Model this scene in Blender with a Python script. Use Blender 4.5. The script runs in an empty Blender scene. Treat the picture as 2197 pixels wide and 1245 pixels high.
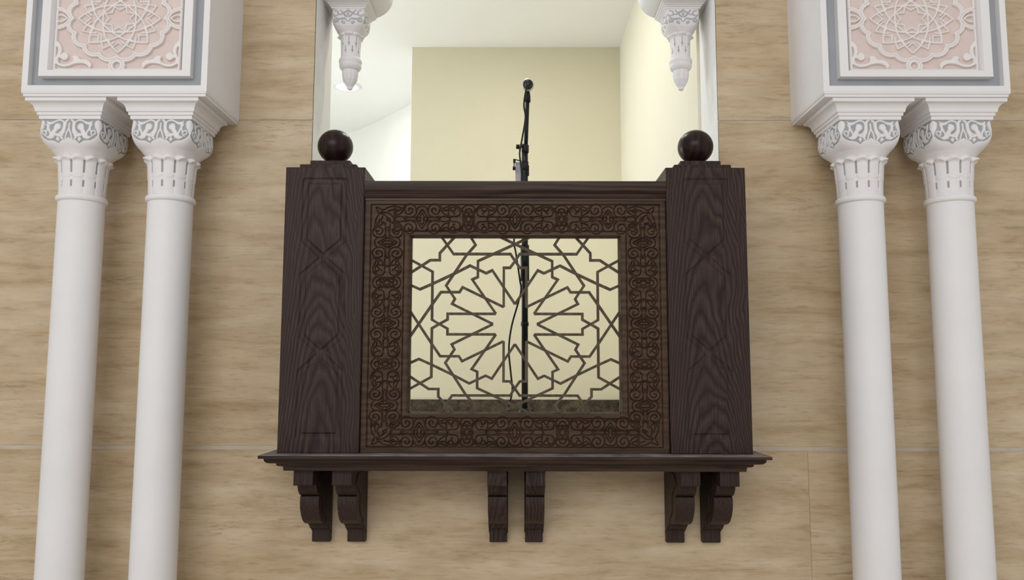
import bpy, math
import numpy as np
from mathutils import Matrix

scene = bpy.context.scene
COL = scene.collection
E = 2.6                      # eye height above the hall floor; all Z below are measured from the eye

# ------------------------------------------------------------------ camera
cam = bpy.data.cameras.new('camera'); cam_o = bpy.data.objects.new('camera', cam); COL.objects.link(cam_o)
cam.sensor_width = 36.0; cam.lens = 1700.0 / 2197.0 * 36.0; cam.clip_start = 0.05; cam.clip_end = 100
cam_o.matrix_world = (Matrix.Translation((0, 0, E)) @ Matrix.Rotation(6.5 / 1700, 4, 'Z')
                      @ Matrix.Rotation(math.pi / 2 + math.atan(178 / 1700), 4, 'X')
                      @ Matrix.Rotation(math.radians(0.12), 4, 'Z'))
scene.camera = cam_o

# ------------------------------------------------------------------ light
world = bpy.data.worlds.new('world'); scene.world = world; world.use_nodes = True
bg = world.node_tree.nodes['Background']; bg.inputs[0].default_value = (0.985, 0.985, 1.0, 1); bg.inputs[1].default_value = 0.62

def area(name, loc, target, sx, sy, power, col=(1, 1, 1)):
    L = bpy.data.lights.new(name, 'AREA'); L.shape = 'RECTANGLE'; L.size = sx; L.size_y = sy; L.energy = power; L.color = col
    o = bpy.data.objects.new(name, L); COL.objects.link(o)
    d = np.array(target, float) - np.array(loc, float)
    from mathutils import Vector
    o.rotation_euler = Vector(d).to_track_quat('-Z', 'Y').to_euler()
    o.location = (loc[0], loc[1], loc[2] + E)
    return o
area('hall_fill_light', (-2.0, -6.0, 3.2), (0, 3.3, 0.3), 7.0, 4.0, 330, (1.0, 0.985, 0.975))  # broad fill light added far behind the camera, not an actual window
area('corridor_window_light', (-3.7, 5.7, 0.9), (-0.9, 6.2, 2.2), 3.0, 2.0, 100, (0.86, 0.94, 1.0))

vs = scene.view_settings
vs.view_transform = 'Standard'; vs.look = 'None'; vs.gamma = 1.0; vs.use_curve_mapping = False
vs.exposure = 0.0

# ------------------------------------------------------------------ materials
def new_mat(name, rough=0.6, spec=0.4):
    m = bpy.data.materials.new(name); m.use_nodes = True
    nt = m.node_tree; b = nt.nodes['Principled BSDF']
    b.inputs['Roughness'].default_value = rough; b.inputs['Specular IOR Level'].default_value = spec
    return m, nt, b
def node(nt, t, **kw):
    n = nt.nodes.new(t)
    for k, v in kw.items(): setattr(n, k, v)
    return n
def mapped(nt, scale, rnd=False):
    tc = node(nt, 'ShaderNodeTexCoord'); mp = node(nt, 'ShaderNodeMapping'); mp.inputs['Scale'].default_value = scale
    nt.links.new(tc.outputs['Object'], mp.inputs['Vector'])
    if rnd:
        oi = node(nt, 'ShaderNodeObjectInfo'); mu = node(nt, 'ShaderNodeMath', operation='MULTIPLY'); mu.inputs[1].default_value = 37.0
        nt.links.new(oi.outputs['Random'], mu.inputs[0]); nt.links.new(mu.outputs[0], mp.inputs['Location'])
    return mp.outputs['Vector']
def noise(nt, vec, scale, detail=4, rough=0.55, dist=0.0):
    n = node(nt, 'ShaderNodeTexNoise'); n.inputs['Scale'].default_value = scale; n.inputs['Detail'].default_value = detail
    n.inputs['Roughness'].default_value = rough; n.inputs['Distortion'].default_value = dist
    nt.links.new(vec, n.inputs['Vector']); return n.outputs['Fac']
def ramp(nt, fac, stops):
    r = node(nt, 'ShaderNodeValToRGB'); e = r.color_ramp.elements
    while len(e) < len(stops): e.new(0.5)
    for el, (p, c) in zip(e, stops): el.position = p; el.color = (*c, 1) if len(c) == 3 else c
    nt.links.new(fac, r.inputs['Fac']); return r.outputs['Color']
def mix(nt, fac, a, b, mode='MIX'):
    n = node(nt, 'ShaderNodeMix', data_type='RGBA', blend_type=mode)
    for s, v in ((n.inputs[0], fac), (n.inputs[6], a), (n.inputs[7], b)):
        if hasattr(v, 'links'): nt.links.new(v, s)
        elif isinstance(v, (int, float)): s.default_value = v
        else: s.default_value = (*v, 1)
    return n.outputs[2]
def bump(nt, b, fac, strength, dist=0.002):
    n = node(nt, 'ShaderNodeBump'); n.inputs['Strength'].default_value = strength; n.inputs['Distance'].default_value = dist
    nt.links.new(fac, n.inputs['Height']); nt.links.new(n.outputs[0], b.inputs['Normal'])

def plain(name, c, rough=0.6, spec=0.4, var=0.05, scale=6.0, metal=0.0):
    m, nt, b = new_mat(name, rough, spec)
    f = noise(nt, mapped(nt, (1, 1, 1)), scale, 5)
    nt.links.new(ramp(nt, f, [(0.3, tuple(x * (1 - var) for x in c)), (0.7, tuple(min(1, x * (1 + var)) for x in c))]), b.inputs['Base Color'])
    b.inputs['Metallic'].default_value = metal
    return m
def painted(name, ground, raised, rough=0.55):
    """relief paint: attribute 'paint' is 1 on the raised work and 0 on the coloured ground"""
    m, nt, b = new_mat(name, rough, 0.35)
    a = node(nt, 'ShaderNodeAttribute', attribute_name='paint')
    f = noise(nt, mapped(nt, (1, 1, 1)), 30, 4)
    hi = ramp(nt, f, [(0.3, tuple(x * 0.95 for x in raised)), (0.7, raised)])
    lo = ramp(nt, f, [(0.3, tuple(x * 0.9 for x in ground)), (0.7, ground)])
    nt.links.new(mix(nt, a.outputs['Fac'], lo, hi), b.inputs['Base Color'])
    return m
def wood(name, dark, mid, light, axis='Z', rough=0.38):
    m, nt, b = new_mat(name, rough, 0.18)
    long_, across = 0.11, 1.0
    sc = {'Z': (across, across, long_), 'X': (long_, across, across), 'Y': (across, long_, across)}[axis]
    v = mapped(nt, sc, True)
    w = node(nt, 'ShaderNodeTexWave', wave_type='BANDS', bands_direction='X' if axis != 'X' else 'Z', wave_profile='SIN')
    w.inputs['Scale'].default_value = 9; w.inputs['Distortion'].default_value = 14; w.inputs['Detail'].default_value = 2.5
    w.inputs['Detail Scale'].default_value = 1.1; w.inputs['Detail Roughness'].default_value = 0.55
    nt.links.new(v, w.inputs['Vector'])
    sf = tuple({'Z': (90, 90, 3), 'X': (3, 90, 90), 'Y': (90, 3, 90)}[axis])
    fine = noise(nt, mapped(nt, sf), 1.6, 6, 0.7)
    cl = noise(nt, mapped(nt, (2, 2, 2)), 1.5, 3)
    c1 = ramp(nt, w.outputs['Fac'], [(0.0, dark), (0.45, mid), (1.0, light)])
    c2 = mix(nt, ramp(nt, fine, [(0.35, (0, 0, 0)), (0.62, (1, 1, 1))]), dark, c1)
    c2 = mix(nt, 0.55, c1, c2)
    c3 = mix(nt, ramp(nt, cl, [(0.3, (0, 0, 0)), (0.75, (0.5, 0.5, 0.5))]), c2, mid)
    nt.links.new(c3, b.inputs['Base Color'])
    bump(nt, b, fine, 0.25, 0.0006)
    return m
def cathedral(name, dark, mid, light, rough=0.5):
    """flat-sawn boards: nested arches down the middle, straight grain at the sides"""
    m, nt, b = new_mat(name, rough, 0.16)
    tc = node(nt, 'ShaderNodeTexCoord'); sp = node(nt, 'ShaderNodeSeparateXYZ'); nt.links.new(tc.outputs['Object'], sp.inputs[0])
    oi = node(nt, 'ShaderNodeObjectInfo')
    def mth(op, a, c, d=None):
        n = node(nt, 'ShaderNodeMath', operation=op)
        for s, v in zip(n.inputs, (a, c, d)):
            if v is None: continue
            if hasattr(v, 'links'): nt.links.new(v, s)
            else: s.default_value = v
        return n.outputs[0]
    lo = noise(nt, mapped(nt, (5.0, 5.0, 1.6), True), 1.0, 3, 0.5); md = noise(nt, mapped(nt, (16, 16, 5), True), 1.0, 3, 0.5)
    x = mth('ADD', sp.outputs['X'], mth('MULTIPLY_ADD', lo, 0.10, -0.05))
    x = mth('ADD', x, mth('MULTIPLY', mth('SUBTRACT', oi.outputs['Random'], 0.5), 0.05))
    q = mth('MULTIPLY', mth('MULTIPLY', x, x), 24.0)
    s_ = mth('ADD', mth('ADD', q, mth('MULTIPLY', sp.outputs['Z'], 0.62)), mth('ADD', mth('MULTIPLY', lo, 0.55), mth('MULTIPLY', md, 0.07)))
    fr = mth('FRACT', mth('ADD', mth('MULTIPLY', s_, 15.0), mth('MULTIPLY', oi.outputs['Random'], 5.0)), 0.0)
    c1 = ramp(nt, fr, [(0.0, dark), (0.12, mid), (0.55, light), (0.85, mid), (1.0, dark)])
    fine = noise(nt, mapped(nt, (120, 120, 3.5)), 1.6, 6, 0.7)
    c2 = mix(nt, ramp(nt, fine, [(0.38, (0.75, 0.75, 0.75)), (0.60, (0, 0, 0))]), c1, dark)
    cl = noise(nt, mapped(nt, (2, 2, 2), True), 1.5, 3)
    c3 = mix(nt, ramp(nt, cl, [(0.35, (0, 0, 0)), (0.7, (0.5, 0.5, 0.5))]), c2, mid)
    nt.links.new(c3, b.inputs['Base Color']); bump(nt, b, fine, 0.25, 0.0006)
    return m
def travertine():
    m, nt, b = new_mat('travertine', 0.45, 0.35)
    v1 = mapped(nt, (1.2, 1.2, 7.5), True); v2 = mapped(nt, (6.5, 6.5, 60.0), True); v3 = mapped(nt, (0.5, 0.5, 2.6), True)
    big = noise(nt, v3, 2.0, 4, 0.55, 0.4); band = noise(nt, v1, 2.2, 6, 0.6, 0.5); fine = noise(nt, v2, 1.6, 6, 0.7, 0.2)
    base = ramp(nt, band, [(0.25, (0.395, 0.285, 0.168)), (0.42, (0.51, 0.394, 0.250)), (0.58, (0.570, 0.458, 0.310)), (0.76, (0.63, 0.522, 0.376))])
    tint = ramp(nt, big, [(0.34, (0.90, 0.86, 0.80)), (0.62, (1.0, 1.0, 1.0))])
    c = mix(nt, 1.0, base, tint, 'MULTIPLY')
    st = ramp(nt, fine, [(0.30, (0.70, 0.64, 0.56)), (0.47, (1, 1, 1)), (0.60, (1, 1, 1)), (0.78, (1.14, 1.14, 1.16))])
    c = mix(nt, 0.75, c, mix(nt, 1.0, c, st, 'MULTIPLY'))
    vein = noise(nt, mapped(nt, (0.9, 0.9, 12.0), True), 1.3, 7, 0.62, 0.9)
    vm = ramp(nt, vein, [(0.485, (0, 0, 0)), (0.5, (0.55, 0.55, 0.55)), (0.515, (0, 0, 0))])
    patch = ramp(nt, noise(nt, mapped(nt, (1.2, 1.2, 2.0), True), 1.7, 2), [(0.52, (0, 0, 0)), (0.66, (1, 1, 1))])
    c = mix(nt, mix(nt, 1.0, vm, patch, 'MULTIPLY'), c, (0.22, 0.14, 0.075))
    mot = noise(nt, mapped(nt, (1.0, 1.0, 1.6), True), 5.5, 5, 0.6)
    c = mix(nt, 1.0, c, ramp(nt, mot, [(0.34, (0.90, 0.885, 0.86)), (0.55, (1, 1, 1)), (0.7, (1.05, 1.05, 1.06))]), 'MULTIPLY')
    nt.links.new(c, b.inputs['Base Color'])
    bump(nt, b, fine, 0.12, 0.001)
    return m
def marble_dark():
    m, nt, b = new_mat('dark_marble', 0.35, 0.25)
    v = mapped(nt, (1, 1, 1))
    f = noise(nt, v, 7, 8, 0.65, 1.4); g = noise(nt, v, 18, 7, 0.7, 2.5)
    c = ramp(nt, f, [(0.34, (0.010, 0.007, 0.005)), (0.5, (0.040, 0.029, 0.017)), (0.68, (0.11, 0.082, 0.05))])
    vm = ramp(nt, g, [(0.485, (0, 0, 0)), (0.5, (0.6, 0.6, 0.6)), (0.515, (0, 0, 0))])
    nt.links.new(mix(nt, vm, c, (0.30, 0.25, 0.17)), b.inputs['Base Color'])
    return m
def emit(name, c, s):
    m, nt, b = new_mat(name)
    b.inputs['Emission Color'].default_value = (*c, 1); b.inputs['Emission Strength'].default_value = s
    return m

WHITE = (0.79, 0.765, 0.765); GREY = (0.335, 0.355, 0.375); PINK = (0.72, 0.60, 0.555)
M = dict(
    stone=travertine(),
    plaster=plain('white_plaster', (0.78, 0.765, 0.76), 0.55, 0.35, 0.02),
    jamb=plain('white_jamb_paint', (0.80, 0.79, 0.77), 0.6, 0.3, 0.02),
    grey=plain('grey_paint', GREY, 0.55, 0.35, 0.05),
    capital=painted('capital_paint', (0.36, 0.375, 0.39), WHITE),
    rosette=painted('rosette_paint', PINK, (0.80, 0.76, 0.74)),
    post=cathedral('dark_wood_post', (0.017, 0.0090, 0.0078), (0.036, 0.0215, 0.0175), (0.070, 0.0450, 0.0355)),
    rail=wood('dark_wood_rail', (0.020, 0.0105, 0.008), (0.044, 0.024, 0.0175), (0.072, 0.041, 0.029), 'X', 0.32),
    panel=wood('brown_wood_panel', (0.040, 0.0225, 0.0125), (0.062, 0.036, 0.0205), (0.084, 0.050, 0.030), 'X', 0.5),
    lattice=wood('lattice_wood', (0.058, 0.041, 0.026), (0.083, 0.061, 0.040), (0.108, 0.081, 0.055), 'Z', 0.5),
    dusty=plain('dusty_wood', (0.20, 0.175, 0.165), 0.7, 0.3, 0.45, 14),
    finial=wood('finial_wood', (0.014, 0.007, 0.006), (0.022, 0.011, 0.009), (0.032, 0.017, 0.013), 'Z', 0.30),
    cream=plain('cream_wall_paint', (0.70, 0.65, 0.49), 0.75, 0.2, 0.02, 2),
    pale=plain('pale_wall_paint', (0.84, 0.83, 0.77), 0.75, 0.2, 0.015, 2),
    pale_right=plain('pale_cream_wall_paint', (0.77, 0.735, 0.60), 0.75, 0.2, 0.015, 2),
    ceil=plain('ceiling_paint', (0.86, 0.85, 0.81), 0.8, 0.2, 0.01, 2),
    marble=marble_dark(), grout=plain('pale_grout', (0.50, 0.425, 0.33), 0.8, 0.2, 0.1, 9),
    tilefloor=plain('floor_stone', (0.62, 0.56, 0.47), 0.35, 0.4, 0.08, 3),
    black=plain('black_metal', (0.010, 0.010, 0.012), 0.42, 0.25, 0.1),
    rubber=plain('black_rubber', (0.010, 0.010, 0.011), 0.6, 0.3, 0.1),
    plate=plain('grey_plastic', (0.45, 0.44, 0.46), 0.5, 0.4, 0.05),
    grille=plain('pale_grille', (0.52, 0.50, 0.47), 0.45, 0.5, 0.2, 300, 0.3),
    lamp=emit('lamp_glow', (1.0, 0.98, 0.94), 9.0),
)

# ------------------------------------------------------------------ mesh helpers
def origin_of(o):
    p = np.zeros(3)
    while o is not None:
        p += np.array(o.location); o = o.parent
    return p
def mk(name, V, F, mat, parent=None, smooth=False, paint=None, base=None, at=None):
    """one mesh object; V in eye-relative world coordinates"""
    V = np.array(V, float) + np.array((0, 0, E))
    if parent is not None:
        org = origin_of(parent); loc = (0, 0, 0)
        if at is not None: loc = np.array(at, float) + np.array((0, 0, E)) - org; org = org + loc
    else:
        org = np.array(base, float) + np.array((0, 0, E)) if base is not None else np.array(((V[:, 0].min() + V[:, 0].max()) / 2, (V[:, 1].min() + V[:, 1].max()) / 2, V[:, 2].min()))
        loc = org
    V = V - org
    me = bpy.data.meshes.new(name)
    if isinstance(F, np.ndarray):
        n = len(F); k = F.shape[1]
        me.vertices.add(len(V)); me.vertices.foreach_set('co', V.astype(np.float32).ravel())
        me.loops.add(n * k); me.loops.foreach_set('vertex_index', F.astype(np.int32).ravel())
        me.polygons.add(n); me.polygons.foreach_set('loop_start', np.arange(0, n * k, k, dtype=np.int32))
        me.update(calc_edges=True)
    else:
        me.from_pydata([tuple(v) for v in V], [], F)
    me.validate()
    if smooth: me.polygons.foreach_set('use_smooth', [True] * len(me.polygons))
    if paint is not None:
        a = me.attributes.new('paint', 'FLOAT', 'POINT'); a.data.foreach_set('value', np.asarray(paint, np.float32).ravel())
    me.update()
    o = bpy.data.objects.new(name, me); COL.objects.link(o); o.parent = parent; o.location = loc
    if mat: me.materials.append(mat)
    return o
def thing(name, base, label, cat, group=None):
    o = bpy.data.objects.new(name, None); COL.objects.link(o); o.location = (base[0], base[1], base[2] + E); o.empty_display_size = 0.1
    o['kind'] = 'thing'
    return tag(o, label, cat, group)
def tag(o, label, cat, group=None):
    o['label'] = label; o['category'] = cat
    if group: o['group'] = group
    return o
def struct(o, label=None):
    o['kind'] = 'structure'
    if label: o['label'] = label
    return o
def copy_tree(o, parent=None):
    c = o.copy(); COL.objects.link(c); c.parent = parent
    for ch in list(o.children): copy_tree(ch, c)
    return c
class G:
    """collects simple solids for one mesh"""
    def __init__(s): s.V = []; s.F = []
    def add(s, V, F):
        n = len(s.V); s.V += [tuple(map(float, v)) for v in V]; s.F += [tuple(i + n for i in f) for f in F]; return s
    def box(s, x0, x1, y0, y1, z0, z1, b=0.0):
        if b <= 0:
            V = [(x, y, z) for z in (z0, z1) for y in (y0, y1) for x in (x0, x1)]
            return s.add(V, [(0, 2, 3, 1), (4, 5, 7, 6), (0, 1, 5, 4), (2, 6, 7, 3), (0, 4, 6, 2), (1, 3, 7, 5)])
        return s.loft([(x0 + b, x1 - b, y0 + b, y1 - b, z0), (x0, x1, y0, y1, z0 + b), (x0, x1, y0, y1, z1 - b), (x0 + b, x1 - b, y0 + b, y1 - b, z1)])
    def loft(s, rects):
        V = []; F = []
        for (x0, x1, y0, y1, z) in rects: V += [(x0, y0, z), (x1, y0, z), (x1, y1, z), (x0, y1, z)]
        up = rects[-1][4] > rects[0][4]
        for k in range(len(rects) - 1):
            a = 4 * k; b = a + 4
            for i in range(4):
                j = (i + 1) % 4
                F.append((a + i, a + j, b + j, b + i) if up else (a + j, a + i, b + i, b + j))
        t = 4 * (len(rects) - 1)
        F += [(3, 2, 1, 0), (t, t + 1, t + 2, t + 3)] if up else [(0, 1, 2, 3), (t + 3, t + 2, t + 1, t)]
        return s.add(V, F)
    def prism_x(s, prof, x0, x1):
        n = len(prof); V = [(x0, y, z) for y, z in prof] + [(x1, y, z) for y, z in prof]
        F = [tuple(range(n)), tuple(range(2 * n - 1, n - 1, -1))] + [((i + 1) % n, i, n + i, n + (i + 1) % n) for i in range(n)]
        return s.add(V, F)
    def prism_y(s, prof, y0, y1):
        n = len(prof); V = [(x, y0, z) for x, z in prof] + [(x, y1, z) for x, z in prof]
        F = [tuple(range(n - 1, -1, -1)), tuple(range(n, 2 * n))] + [(i, (i + 1) % n, n + (i + 1) % n, n + i) for i in range(n)]
        return s.add(V, F)
    def lathe(s, prof, cx, cy, n=48):
        V = []; F = []
        for r, z in prof:
            for k in range(n):
                a = 2 * math.pi * k / n; V.append((cx + r * math.cos(a), cy + r * math.sin(a), z))
        for i in range(len(prof) - 1):
            for k in range(n):
                j = (k + 1) % n; F.append((i * n + k, i * n + j, (i + 1) * n + j, (i + 1) * n + k))
        F.append(tuple(range(n - 1, -1, -1))); m = (len(prof) - 1) * n; F.append(tuple(range(m, m + n)))
        return s.add(V, F)
    def tube(s, pts, r, n=10):
        P = np.array(pts, float); V = []; F = []
        rr = np.broadcast_to(np.array(r, float), (len(P),))
        T = np.gradient(P, axis=0); T /= np.linalg.norm(T, axis=1)[:, None] + 1e-12
        ref = np.array((0.0, 1.0, 0.0)) if abs(T[:, 1]).max() < 0.9 else np.array((1.0, 0.0, 0.02))
        for p, t, q in zip(P, T, rr):
            a = np.cross(t, ref); a /= np.linalg.norm(a); b = np.cross(t, a)
            for k in range(n):
                w = 2 * math.pi * k / n; V.append(p + q * (math.cos(w) * a + math.sin(w) * b))
        for i in range(len(P) - 1):
            for k in range(n):
                j = (k + 1) % n; F.append((i * n + k, i * n + j, (i + 1) * n + j, (i + 1) * n + k))
        F.append(tuple(range(n - 1, -1, -1))); m = (len(P) - 1) * n; F.append(tuple(range(m, m + n)))
        return s.add(V, F)
    def build(s, name, mat, parent=None, smooth=False, base=None): return mk(name, s.V, s.F, mat, parent, smooth, None, base)
def smooth_by_angle(o, deg=35):
    me = o.data; me.polygons.foreach_set('use_smooth', [True] * len(me.polygons)); me.set_sharp_from_angle(angle=math.radians(deg)); return o
def grid_faces(nr, nc, wrap=False):
    c = nc if wrap else nc - 1
    i, j = np.meshgrid(np.arange(nr - 1), np.arange(c), indexing='ij'); k = (j + 1) % nc
    return np.stack([i * nc + j, i * nc + k, (i + 1) * nc + k, (i + 1) * nc + j], -1).reshape(-1, 4)
def spline(pts, n=10):
    """Catmull-Rom through points"""
    P = np.array(pts, float); P = np.vstack([2 * P[0] - P[1], P, 2 * P[-1] - P[-2]]); out = []
    t = np.linspace(0, 1, n, endpoint=False)[:, None]
    for i in range(1, len(P) - 2):
        a, b, c, d = P[i - 1], P[i], P[i + 1], P[i + 2]
        out.append(0.5 * (2 * b + (c - a) * t + (2 * a - 5 * b + 4 * c - d) * t * t + (3 * b - a - 3 * c + d) * t ** 3))
    return np.vstack(out + [P[-2][None]])

class Field:
    """distance field on a regular grid: negative inside the drawn work"""
    def __init__(s, xs, zs, far): s.x = xs; s.z = zs; s.f = np.full((len(zs), len(xs)), far, float); s.far = far
    def win(s, lo, hi):
        i0, i1 = np.searchsorted(s.x, lo[0]), np.searchsorted(s.x, hi[0]); j0, j1 = np.searchsorted(s.z, lo[1]), np.searchsorted(s.z, hi[1])
        return i0, i1, j0, j1
    def stroke(s, pts, hw):
        P = np.array(pts, float); H = np.broadcast_to(np.array(hw, float), (len(P),))
        for a, b, ha, hb in zip(P[:-1], P[1:], H[:-1], H[1:]):
            m = max(ha, hb) + s.far
            i0, i1, j0, j1 = s.win(np.minimum(a, b) - m, np.maximum(a, b) + m)
            if i1 <= i0 or j1 <= j0: continue
            X, Z = np.meshgrid(s.x[i0:i1], s.z[j0:j1]); d = b - a; L = d @ d + 1e-15
            t = np.clip(((X - a[0]) * d[0] + (Z - a[1]) * d[1]) / L, 0, 1)
            D = np.hypot(X - a[0] - t * d[0], Z - a[1] - t * d[1]) - (ha + (hb - ha) * t)
            s.f[j0:j1, i0:i1] = np.minimum(s.f[j0:j1, i0:i1], D)
        return s
    def fill(s, poly):
        P = np.array(poly, float)
        i0, i1, j0, j1 = s.win(P.min(0) - s.far, P.max(0) + s.far)
        if i1 <= i0 or j1 <= j0: return s
        X, Z = np.meshgrid(s.x[i0:i1], s.z[j0:j1]); D = np.full(X.shape, 1e9); ins = np.zeros(X.shape, bool)
        for a, b in zip(P, np.roll(P, -1, 0)):
            d = b - a; t = np.clip(((X - a[0]) * d[0] + (Z - a[1]) * d[1]) / (d @ d + 1e-15), 0, 1)
            D = np.minimum(D, np.hypot(X - a[0] - t * d[0], Z - a[1] - t * d[1]))
            if b[1] != a[1]: ins ^= ((a[1] > Z) != (b[1] > Z)) & (X < (b[0] - a[0]) * (Z - a[1]) / (b[1] - a[1]) + a[0])
        D = np.where(ins, -D, D); s.f[j0:j1, i0:i1] = np.minimum(s.f[j0:j1, i0:i1], D)
        return s
def step(f, e): return np.clip(0.5 - f / (2 * e), 0, 1)
def circle(cx, cz, r, a0=0, a1=360, n=40, rz=None):
    a = np.radians(np.linspace(a0, a1, n)); return np.stack([cx + r * np.cos(a), cz + (rz or r) * np.sin(a)], 1)
def spiral(cx, cz, r0, r1, a0, a1, n=40):
    a = np.radians(np.linspace(a0, a1, n)); r = np.linspace(r0, r1, n); return np.stack([cx + r * np.cos(a), cz + r * np.sin(a)], 1)

# ------------------------------------------------------------------ levels
YW = 3.37          # face of the stone wall
OX = 0.888         # half width of the opening
ZF = -0.312        # floor of the room behind the balcony
ZC = 2.72          # its ceiling
YR = 3.69          # back of the wall

# ------------------------------------------------------------------ the setting
struct(G().box(-6, 6, -8, 3.375, -2.65, -2.6).build('floor', M['tilefloor']))
wf = G().box(-5, -OX, YW + .005, YR, -2.6, 3.4).box(OX, 5, YW + .005, YR, -2.6, 3.4).box(-OX, OX, YW + .005, YR, -2.6, ZF).box(-OX, OX, YW + .005, YR, 2.45, 3.4)
wall = struct(wf.build('wall_front', M['jamb']), 'stone-clad hall wall with white plastered opening')
def stone(x0, x1, z0, z1):
    b = 0.0015
    V = [(x0, YW + .012, z0), (x1, YW + .012, z0), (x1, YW + .012, z1), (x0, YW + .012, z1),
         (x0, YW + b, z0), (x1, YW + b, z0), (x1, YW + b, z1), (x0, YW + b, z1),
         (x0 + b, YW, z0 + b), (x1 - b, YW, z0 + b), (x1 - b, YW, z1 - b), (x0 + b, YW, z1 - b)]
    F = [(8, 9, 10, 11)] + [(4 + i, 4 + (i + 1) % 4, 8 + (i + 1) % 4, 8 + i) for i in range(4)] + [(i, (i + 1) % 4, 4 + (i + 1) % 4, 4 + i) for i in range(4)]
    # each slab carries its own origin so that its veins differ
    o = mk('stone_slab', V, F, M['stone'], wall)
    cx, cz = (x0 + x1) / 2, (z0 + z1) / 2
    for v in o.data.vertices: v.co.x -= cx; v.co.z -= cz
    o.location = (cx, 0, cz); return o
g = 0.0005
for z0, z1, xs in ((-2.6, -1.70, (-4.4, -2.2, 0.0, 2.2, 4.4)), (-1.697, -0.3235, (-3.64, -1.42, 1.225, 3.66))):
    for a, b in zip(xs[:-1], xs[1:]): stone(a + g / 2, b - g / 2, z0, z1)
G().box(-4.2, 4.2, YW + .0012, YW + .0049, -.3232, -.3090).build('grout_strip', M['grout'], wall)
for z0, z1 in ((-0.306, 1.0965), (1.100, 2.45)):
    for sgn in (-1, 1):
        for a, b in ((OX, 1.78), (1.78, 4.2)):
            lo, hi = sorted((sgn * a, sgn * b)); stone(lo + (g if abs(lo) != OX else 0), hi - (g if abs(hi) != OX else 0), z0, z1)
stone(-4.2, 0 - g, 2.453, 3.4); stone(0 + g, 4.2, 2.453, 3.4)

# room behind the opening
struct(G().box(-4.0, 1.2, YW + .02, 10.0, ZF - .1, ZF - .0005).build('floor_room', M['tilefloor']))
struct(G().box(-4.0, 1.2, YR, 10.0, ZC, ZC + .1).build('ceiling', M['ceil']))
struct(G().box(-.865, .99, 6.4, 6.55, ZF, ZC).build('wall_back', M['cream']), 'cream yellow back wall of the room')
struct(G().box(.875, .99, YR, 6.4, ZF, ZC).build('wall_right', M['pale_right']), 'pale cream side wall of the room')
struct(G().box(-.865, .875, 6.385, 6.4, ZF, -.212, .002).build('baseboard_back', M['marble']), 'dark brown marble skirting along the back wall')
struct(G().box(.86, .875, YR, 6.385, ZF, -.212, .002).build('baseboard_right', M['marble']), 'dark brown marble skirting along the side wall')
cv = spline([(-0.87, 6.5), (-0.86, 7.2), (-1.053, 7.782), (-1.317, 8.149), (-1.62, 8.527), (-1.913, 8.789), (-2.4, 9.05), (-3.1, 9.2), (-4.0, 9.25)], 8)
V = [(x, y, ZF) for x, y in cv] + [(x, y, ZC) for x, y in cv] + [(x + .1, y + .12, ZF) for x, y in cv] + [(x + .1, y + .12, ZC) for x, y in cv]
n = len(cv); F = [(i + 1, i, n + i, n + i + 1) for i in range(n - 1)] + [(2 * n + i, 2 * n + i + 1, 3 * n + i + 1, 3 * n + i) for i in range(n - 1)]
struct(mk('wall_curved', V, F, M['pale'], None, True), 'curved pale wall far behind on the left')
struct(G().box(-4.1, -4.0, YR, 9.4, ZF, ZC).build('wall_left', M['pale']))

# recessed lamps: one in the corridor ceiling, two unseen ones added over the room to brighten it
def downlight(x, y, label, power):
    dl = thing('ceiling_downlight', (x, y, ZC), label, 'ceiling lamp', 'recessed ceiling lamps')
    prof = [(0.100, ZC - .001), (0.100, ZC - .008), (0.108, ZC - .013), (0.130, ZC - .010), (0.135, ZC - .0005)]
    smooth_by_angle(G().lathe(prof, x, y, 40).build('rim', M['plaster'], dl), 40)
    G().lathe([(.09, ZC - .0125), (0.0985, ZC - .0115), (0.0985, ZC - .006)], x, y, 40).build('lamp_disc', M['lamp'], dl)
    L = bpy.data.lights.new('downlight_lamp', 'AREA'); L.shape = 'DISK'; L.size = 0.18; L.energy = power; L.color = (1, .97, .92)
    lo = bpy.data.objects.new('downlight_lamp', L); COL.objects.link(lo); lo.location = (x, y, ZC - .03 + E)
downlight(-1.607, 7.313, 'round recessed lamp glowing in white ceiling behind the left pendant', 4)
downlight(-.10, 4.25, 'added unseen recessed lamp in the room ceiling above the microphone', 8)
downlight(-.10, 5.15, 'added unseen recessed lamp in the room ceiling between microphone and back wall', 7)

# lobed arch inside the head of the opening
hp = [(OX, 1.712), (0.70, 1.712)]
hp += [(0.70 - .105 * math.sin(math.radians(a)), 1.817 - .105 * math.cos(math.radians(a))) for a in range(10, 91, 8)]
hp += [(0.59, 1.90), (0.56, 2.0), (0.49, 2.07), (0.46, 2.10), (0.43, 2.20), (0.35, 2.27), (0.31, 2.29), (0.25, 2.36), (0.14, 2.40), (0.0, 2.43)]
for k, sg in enumerate((-1, 1)):
    pr = [(sg * x, z) for x, z in hp] + [(0, 2.46), (sg * OX, 2.46)]
    if sg > 0: pr = pr[::-1]
    o = G().prism_y(pr[::-1], 3.42, YR).build('trim_%d' % (k + 1), M['jamb'])
    smooth_by_angle(o, 30); struct(o, 'white lobed arch moulding at the head of the opening')

# ------------------------------------------------------------------ wooden balcony
BW = thing('wooden_balcony', (0, YW, -0.69), 'dark carved wooden balcony with pierced star screen projecting from the stone wall', 'balcony')

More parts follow.
